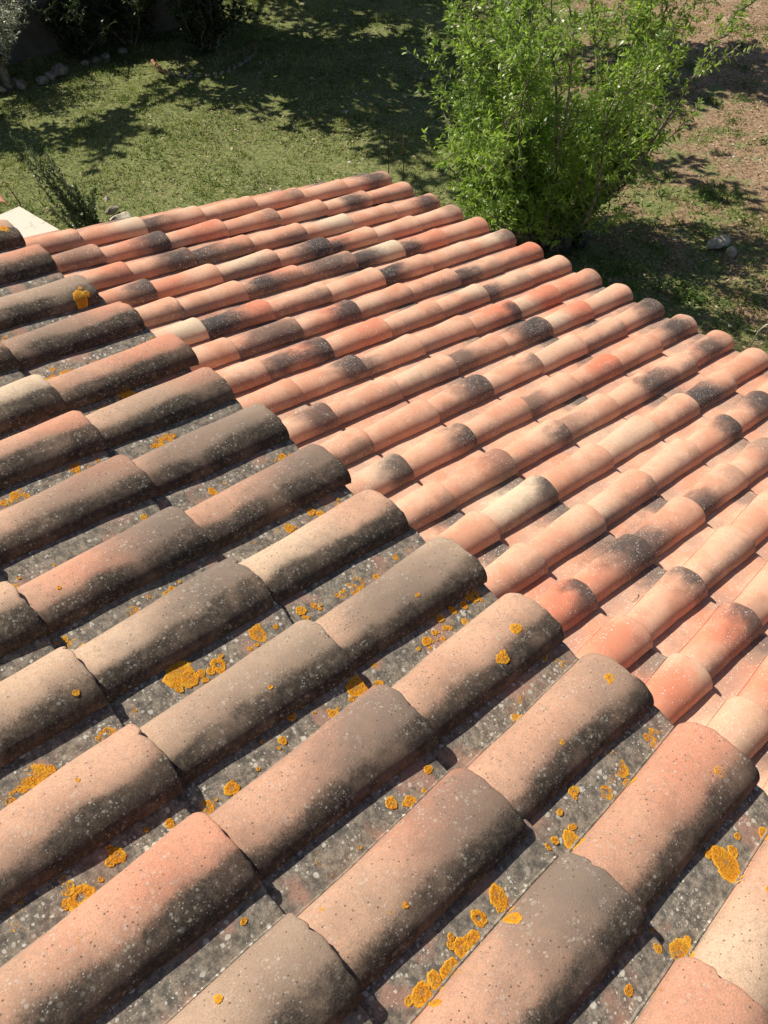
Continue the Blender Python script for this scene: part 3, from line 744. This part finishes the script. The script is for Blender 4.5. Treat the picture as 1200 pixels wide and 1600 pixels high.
# dark tree standing in the stone-edged bed; its crown rises out of the picture and shades the lawn
build_tree('evergreen_tree', (-2.75, 14.95, 0), 'dark evergreen tree inside the stone-edged planting bed', M_dark, 17, 15, 5.8, 0.66, 12, 1.15, 5, 0.065, 0.22, 0.10,
           r0=0.15, low=0.10, trunk_h=0.5, up=0.05)
for q_, (x_, y_, lab_) in enumerate([(-4.75, 14.45, 'dark evergreen shrub against the wall behind the largest rock'), (-4.0, 14.95, 'dark evergreen shrub between the wall rocks and the bed tree')]):
    build_tree('evergreen_shrub', (x_, y_, 0), lab_, M_dark, 60 + q_, 10, 0.9, 0.7, 9, 0.35, 4, 0.03, 0.07, 0.026,
               r0=0.03, low=0.05, cat='shrub', group='evergreen shrubs in the shaded corner', up=0.08)
build_tree('evergreen_shrub', (-2.75, 14.75, 0), 'low dark evergreen undergrowth around the bed tree trunk', M_dark, 18, 12, 1.0, 0.8, 10, 0.4, 4, 0.03, 0.075, 0.03,
           r0=0.04, low=0.05, cat='shrub', group='evergreen shrubs in the shaded corner', up=0.08)
# trees standing behind the picture's upper edge and beyond its left edge: they shade the lawn
build_tree('shade_tree', (-3.2, 19.3, 0), 'tall dark tree behind the bed tree shading the far lawn', M_dark, 23, 12, 4.4, 0.75, 11, 1.2, 5, 0.075, 0.22, 0.11,
           r0=0.14, low=0.10, trunk_h=1.6, up=0.06)
build_tree('shade_tree', (2.5, 15.2, 0), 'dark tree behind the almond shading bare soil on the right', M_dark, 29, 10, 2.7, 0.55, 11, 0.8, 4, 0.07, 0.20, 0.10,
           r0=0.055, low=0.25, trunk_h=2.0, up=0.06)
build_tree('shade_tree', (-7.6, 12.6, 0), 'dark tree left of the olive shading the lawn corner', M_dark, 31, 10, 2.3, 0.45, 12, 0.8, 5, 0.06, 0.17, 0.08,
           r0=0.10, low=0.15, trunk_h=0.7, up=0.06)

# upright shrub beside the white parapet
def upright_shrub():
    rnd = random.Random(3); nr = np.random.default_rng(3)
    root = empty('upright_shrub', (-3.42, 9.22, 0)); tag(root, 'dark upright shrub of slender leafy stems beside the white parapet', 'shrub')
    wood = MB(); LP = []; LD = []
    for i in range(34):
        a = rnd.uniform(0, 6.28); tall = i < 14
        ln = rnd.uniform(.75, 1.28) if tall else rnd.uniform(.3, .6)
        sp_ = .10 if tall else .6
        d = Vector((math.cos(a) * sp_ - (.50 if tall else .15), math.sin(a) * sp_, 1))
        pts = curve((rnd.gauss(0, .07), rnd.gauss(0, .07), -.03), d, ln, 7, rnd, .02, .05)
        wood.tube(pts, [.006 * (1 - j / 9) for j in range(8)], 5)
        for j in range(7):
            a0, b0 = pts[j], pts[j + 1]
            for q in range(int(14 if tall else 16)):
                p = a0.lerp(b0, rnd.random()); t = (b0 - a0).normalized()
                s_ = t.orthogonal().normalized(); s_.rotate(Matrix.Rotation(rnd.uniform(0, 6.28), 3, t))
                LP.append(tuple(p)); LD.append(tuple((t * .7 + s_ * rnd.uniform(.5, 1)).normalized()))
    mobj('stems', wood.mesh('stems'), M_bark, root)
    mobj('foliage', leaf_mesh('foliage', LP, LD, .055, .018, nr, .2), M_shrub, root)
upright_shrub()

# dry twigs sticking up past the eave
def dry_branch():
    rnd = random.Random(9); b = MB()
    for (tx, ty, tz) in ((-.10, -.05, .72), (-.26, -.05, .50), (-.34, .0, .30), (-.18, .02, .26), (.17, .0, .33), (.10, .05, .24)):
        p = [Vector((0, 0, -.05))]
        for i in range(1, 7):
            t = i / 6; p.append(Vector((tx * t ** 1.2 + rnd.gauss(0, .008), ty * t, tz * t ** .8 + rnd.gauss(0, .006))))
        b.tube(p, [.0065 * (1 - i / 8.5) for i in range(7)], 5)
    return b
o = mobj('dry_branch', dry_branch().mesh('dry_branch'), M_twig, None, (-1.36, 9.62, 0)); tag(o, 'bare pale dry branch poking up past the eave', 'branch')

# ---------------------------------------------------------------- ground cover (stuff)
def in_view(x, y):
    return (y > 6.0) & (y < 17.5) & (x > -6.6) & (x < 6.9)
nr = np.random.default_rng(4)
def pnoise(P, sc_, off):
    return np.array([mnoise.fractal((p[0] * sc_ + off, p[1] * sc_, off), 0.6, 2.0, 3) for p in P])
N = 42000
GP = np.c_[nr.uniform(-6.8, 7.0, N), nr.uniform(6.0, 17.4, N)]
f = pnoise(GP, .9, 3.1) - (GP[:, 0] - 4.0) * .10 + nr.normal(0, .12, N)
keep = f > 0.18 + .34 * pnoise(GP, 3.4, 30.0) + .55 * pnoise(GP, 1.1, 51.0)
GP = GP[keep]; n = len(GP)
bl = 5
B = np.repeat(GP, bl, 0) + nr.normal(0, .028, (n * bl, 2))
az = nr.uniform(0, 6.28, n * bl); hgt = np.repeat(nr.uniform(.5, 1.35, n), bl) * nr.uniform(.015, .060, n * bl); wd = nr.uniform(.004, .012, n * bl)
ln = nr.uniform(.2, 1.3, n * bl) * hgt
z0 = ground_z(B[:, 0], B[:, 1]) - .006
V = np.empty((n * bl, 3, 3))
V[:, 0] = np.c_[B[:, 0] - np.sin(az) * wd, B[:, 1] + np.cos(az) * wd, z0]
V[:, 1] = np.c_[B[:, 0] + np.sin(az) * wd, B[:, 1] - np.cos(az) * wd, z0]
V[:, 2] = np.c_[B[:, 0] + np.cos(az) * ln, B[:, 1] + np.sin(az) * ln, z0 + hgt]
me = np_mesh('grass', V.reshape(-1, 3), np.arange(n * bl * 3).reshape(-1, 3), False)
tint = np.clip(np.repeat(pnoise(GP, 1.3, 8.0) * .9 + pnoise(GP, 7.0, 18.0) * .7 + .40, bl) + nr.normal(0, .22, n * bl), 0, 1)
me.attributes.new('tint', 'FLOAT', 'POINT').data.foreach_set('value', np.repeat(tint, 3).astype(np.float32))
tag(mobj('grass', me, M_grass), 'short patchy green grass covering the left of the garden', 'grass', kind='stuff')

WN = 260
WC = np.c_[nr.uniform(1.2, 6.6, WN), nr.uniform(6.4, 15.5, WN)]
WC = WC[pnoise(WC, .9, 44.0) > -.02]
wp = np.repeat(WC, 90, 0); rr_ = np.abs(nr.normal(0, .13, len(wp))); aa_ = nr.uniform(0, 6.28, len(wp))
wp = np.c_[wp[:, 0] + np.cos(aa_) * rr_, wp[:, 1] + np.sin(aa_) * rr_]
wz = ground_z(wp[:, 0], wp[:, 1]) + np.abs(nr.normal(0, .028, len(wp)))
me = leaf_mesh('weeds', np.c_[wp, wz], np.c_[nr.normal(0, 1, (len(wp), 2)), nr.uniform(.1, .9, len(wp))], .045, .018, nr, .2)
M_weed = leaf_material('weed_leaf', (0.040, 0.085, 0.018), (0.16, 0.23, 0.06), (0.16, 0.26, 0.05), 0.3, 0.6, 0.2)
tag(mobj('weeds', me, M_weed), 'low green weeds in clumps over the bare soil', 'weeds', kind='stuff')
N = 24000
LPp = np.c_[nr.uniform(-6.6, 7.0, N), nr.uniform(6.0, 17.2, N)]
kk = (pnoise(LPp, .8, 12.0) + (LPp[:, 0] - 1.0) * .07 + nr.normal(0, .35, N)) > 0.0
LPp = LPp[kk]; n = len(LPp)
pos = np.c_[LPp, ground_z(LPp[:, 0], LPp[:, 1]) + nr.uniform(.004, .018, n)]
az = nr.uniform(0, 6.28, n)
me = leaf_mesh('leaf_litter', pos, np.c_[np.cos(az), np.sin(az), nr.normal(0, .25, n)], .046, .024, nr, .15, np.clip(nr.beta(.8, 1.0, n), 0, 1))
tag(mobj('leaf_litter', me, M_litter), 'scattered dry brown leaf litter over the bare soil', 'leaf litter', kind='stuff')

# pebbles
octa = np.array([(1, 0, 0), (0, 1, 0), (-1, 0, 0), (0, -1, 0), (0, 0, .7), (0, 0, -.5)], float)
of = np.array([(0, 1, 4), (1, 2, 4), (2, 3, 4), (3, 0, 4), (1, 0, 5), (2, 1, 5), (3, 2, 5), (0, 3, 5)])
N = 2600
PP = np.c_[nr.uniform(-6.4, 7.0, N), nr.uniform(6.0, 17.0, N)]
kk = ((PP[:, 0] + 3) * .06 + nr.random(N)) > .62
PP = PP[kk]; n = len(PP)
sz = np.clip(nr.lognormal(-4.35, .45, n), .006, .05)
V = octa[None] * sz[:, None, None] * nr.uniform(.6, 1.3, (n, 6, 1))
ca, sa = np.cos(nr.uniform(0, 6.28, n)), np.sin(nr.uniform(0, 6.28, n))
X_ = V[:, :, 0] * ca[:, None] - V[:, :, 1] * sa[:, None]; Y_ = V[:, :, 0] * sa[:, None] + V[:, :, 1] * ca[:, None]
V = np.stack([X_ + PP[:, :1], Y_ + PP[:, 1:], V[:, :, 2] + ground_z(PP[:, 0], PP[:, 1])[:, None] + .004], 2)
F_ = (of[None] + np.arange(n)[:, None, None] * 6).reshape(-1, 3)
tag(mobj('pebbles', np_mesh('pebbles', V.reshape(-1, 3), F_, False), M_lime), 'small pale pebbles strewn over the garden soil', 'pebbles', kind='stuff')

# ---------------------------------------------------------------- rocks
def rock_mesh(size, seed, mat, sub=3):
    import bmesh
    bm = bmesh.new(); bmesh.ops.create_icosphere(bm, subdivisions=sub, radius=1)
    rnd = random.Random(seed); o = Vector((rnd.uniform(0, 50), rnd.uniform(0, 50), rnd.uniform(0, 50)))
    cuts = [(Vector((rnd.gauss(0, 1), rnd.gauss(0, 1), rnd.gauss(0, 1))).normalized(), rnd.uniform(.55, .85)) for _ in range(9)]
    for v in bm.verts:
        p = v.co.copy()
        for nrm, d in cuts:
            e = p.dot(nrm) - d
            if e > 0: p -= nrm * e * .9
        p *= 1 + .16 * mnoise.noise(p * 2.2 + o) + .06 * mnoise.noise(p * 6 + o)
        v.co = Vector((p.x * size[0], p.y * size[1], p.z * size[2]))
    me = D.meshes.new('rock'); bm.to_mesh(me); bm.free()
    me.polygons.foreach_set('use_smooth', np.full(len(me.polygons), True)); me.set_sharp_from_angle(angle=R(28))
    me.materials.append(mat); return me
def rock(x, y, z, size, seed, mat, label, group=None, rz=0.0, name='rock'):
    o = link(D.objects.new(name, rock_mesh(size, seed, mat))); o.location = (x, y, z); o.rotation_euler = (0, 0, rz)
    return tag(o, label, 'rock', group)
G1 = 'rocks along the foot of the shaded wall'
for i, (x, y, s_, lab) in enumerate([
    (-5.61, 13.20, .10, 'low pale rock by the wall, leftmost of the row'),
    (-5.48, 13.45, .11, 'small grey rock by the wall, second from left in row'),
    (-5.34, 13.34, .13, 'rounded pale rock standing forward of the row by the wall'),
    (-5.09, 13.50, .13, 'grey rock left of the pale rock pair by the wall'),
    (-4.99, 13.68, .13, 'pale rock leaning on the largest rock by the wall'),
    (-4.88, 13.82, .17, 'largest pale rock in the row by the wall'),
    (-4.58, 14.15, .10, 'grey rock right of the largest rock by the wall'),
    (-4.43, 14.25, .10, 'dim grey rock, third from right by the wall'),
    (-4.30, 14.38, .12, 'dim grey rock, second from right by the wall'),
    (-4.08, 14.60, .11, 'dim grey rock, rightmost of the row by the wall')]):
    rock(x, y, s_ * .25, (s_ * .85, s_ * .72, s_ * .6), 100 + i, M_edge, lab, G1, i * 1.3)
rock(1.99, 8.56, .16, (.12, .13, .30), 7, M_darkrock, 'tall dark boulder at the foot of the almond tree', None, .4)
rock(2.24, 8.74, .13, (.11, .11, .23), 8, M_darkrock, 'smaller dark boulder right of the tall boulder', None, 1.0)
rock(2.0, 9.25, .12, (.14, .11, .13), 9, M_lime, 'pale rock half hidden among the almond branches', None, 2.0)
rock(3.80, 8.67, .05, (.15, .10, .085), 12, M_lime, 'larger pale stone lying on the bare soil', None, .5)
rock(3.90, 8.50, .035, (.085, .065, .06), 13, M_lime, 'small white stone beside the larger pale stone', None, 1.5)
rock(-3.07, 9.40, .03, (.15, .12, .06), 14, M_lime, 'flat pale rock beside the upright shrub', None, .2)
rock(-3.24, 9.62, .015, (.10, .06, .045), 15, M_edge, 'small pale rock behind the flat pale rock', None, .9)

# stone edging of the planting bed: one line of set stones, each its own object
rnd = random.Random(77)
arc = [(-3.53, 14.2), (-3.38, 13.92), (-3.12, 13.69), (-2.88, 13.6), (-2.6, 13.64), (-2.3, 13.82), (-2.08, 14.15), (-1.96, 14.5), (-1.99, 14.95)]
pts = []
for i in range(len(arc) - 1):
    a, b = Vector(arc[i]), Vector(arc[i + 1]); n_ = max(1, round((b - a).length / .115))
    for q in range(n_): pts.append((a.lerp(b, q / n_), (b - a)))
for i, (p, d) in enumerate(pts):
    s_ = rnd.uniform(.038, .055)
    o = link(D.objects.new('edging_stone', rock_mesh((s_ * 1.15, s_ * .7, s_ * .8), 300 + i, M_brick if i < 5 or i > len(pts) - 4 else M_edge, 2)))
    o.location = (p.x, p.y, .018); o.rotation_euler = (0, 0, math.atan2(d.y, d.x) + rnd.gauss(0, .12))
    tag(o, f"{'reddish' if (i < 5 or i > len(pts) - 4) else 'greyish'} edging stone, {ORD[i] if i < 22 else 'last'} from the left in the curved bed edging" if i < 22 else f"edging stone, {ORD[len(pts) - 1 - i]} from the right end of the curved bed edging", 'edging stone', 'stones edging the planting bed')

# grey garden wall with a paler coping band, deep in shade
wl = empty('garden_wall', (-4.9, 14.35, 0)); tag(wl, 'low grey rendered garden wall in deep shade behind the rocks', 'wall')
dirw = Vector((0.85, 0.527, 0)).normalized(); nw = Vector((-dirw.y, dirw.x, 0))
Mw = Matrix((dirw, nw, Vector((0, 0, 1)))).transposed()
b = MB(); b.box((-.6, .12, .33), (3.2, .10, .42), Mw); mobj('wall_body', b.mesh('wall_body', False), M_wall, wl)
b = MB(); b.box((-.6, .12, 1.12), (3.22, .13, .37), Mw); mobj('coping', b.mesh('coping', False), M_cope, wl)

# white parapet beside the lower roof with a terracotta tile on it and a rod at its corner
pa = empty('white_parapet', (-3.6, 7.6, 0)); tag(pa, 'bright white plastered parapet left of the lower roof', 'parapet')
c0 = Vector((-3.72, 8.26, 0)); e1 = Vector((0.57, -0.51, 0)).normalized(); e2 = Vector((-0.68, -0.73, 0)).normalized()
def para(c, l1, l2, z0, z1, grow=0.0):
    q = [c - e1 * grow - e2 * grow, c + e1 * (l1 + grow) - e2 * grow, c + e1 * (l1 + grow) + e2 * (l2 + grow), c - e1 * grow + e2 * (l2 + grow)]
    b = MB(); b.add([Vector((p.x, p.y, z0)) - pa.location for p in q] + [Vector((p.x, p.y, z1)) - pa.location for p in q], [[3, 2, 1, 0], [4, 5, 6, 7], [0, 1, 5, 4], [1, 2, 6, 5], [2, 3, 7, 6], [3, 0, 4, 7]])
    return b
mobj('parapet_wall', para(c0, 1.6, 1.1, -.1, .74, -.03).mesh('parapet_wall', False), M_white, pa)
mobj('parapet_top', para(c0, 1.6, 1.1, .742, .80).mesh('parapet_top', False), M_white, pa)
b = MB()
for i in range(12):
    pass
q0 = Vector((-3.93, 8.27, .86)); qd = Vector((-.35, .52, 0)).normalized()
rows = []
V = []; F = []
for j in range(2):
    for t in range(2):
        for i in range(9):
            th = math.pi * i / 8; r_ = .085 - .012 * t
            off = Vector((qd.y, -qd.x, 0)) * math.cos(th) * r_ + Vector((0, 0, 1)) * math.sin(th) * r_ * .8
            V.append(q0 - Vector((0, 0, .058)) + qd * (-.05 + .45 * j) + off)
for i in range(8):
    F += [[i, i + 1, 18 + i + 1, 18 + i], [9 + i, 27 + i, 27 + i + 1, 9 + i + 1], [i, 9 + i, 9 + i + 1, i + 1], [18 + i, 18 + i + 1, 27 + i + 1, 27 + i]]
F += [[0, 18, 27, 9], [8, 17, 35, 26]]
b.add(V, F)
o = mobj('ridge_tile', b.mesh('ridge_tile', True, 40), M_terra); tag(o, 'terracotta ridge tile at the far corner of the white parapet', 'ridge tile')
b = MB(); b.tube([(-3.72, 8.30, .0), (-3.73, 8.32, .8), (-3.88, 8.45, 1.0)], [.007, .007, .005], 6)
o = mobj('iron_rod', b.mesh('iron_rod'), M_iron); tag(o, 'thin dark rod leaning at the corner of the white parapet', 'rod')
for i, (x, y, lab) in enumerate([(0.10, 10.05, 'left one of two thin rusty garden stakes beyond the eave'), (0.28, 10.02, 'right one of two thin rusty garden stakes beyond the eave')]):
    b = MB(); b.tube([(0, 0, -.1), (.004, .0, .3), (.0, .004, .72)], [.006, .006, .005], 6)
    o = mobj('garden_stake', b.mesh('garden_stake'), M_iron, None, (x, y, 0)); tag(o, lab, 'stake', 'pair of rusty garden stakes')
# bent pale wire hoop seen at the right edge
b = MB(); b.tube([(0, 0, 0), (.03, .0, .22), (.09, .02, .28), (.26, .04, .27), (.33, .04, .22), (.36, .04, 0)], .007, 7)
o = mobj('wire_hoop', b.mesh('wire_hoop'), M_wire, None, (3.60, 6.78, 0)); tag(o, 'bent pale wire hoop standing in shade beyond the eave', 'hoop')

# a tiny twig lying in a channel of the lower roof
b = MB(); b.tube([(0, 0, 0), (.010, .012, .004), (.018, .030, .003), (.020, .046, .001)], .0009, 5)
o = mobj('dry_twig', b.mesh('dry_twig'), M_iron); o.matrix_world = LOW @ Matrix.Translation((15.62 * S, -5.62 * L, -.006)) @ Matrix.Rotation(.5, 4, 'Z')
tag(o, 'tiny dark twig lying in a pale channel of the lower roof', 'twig')
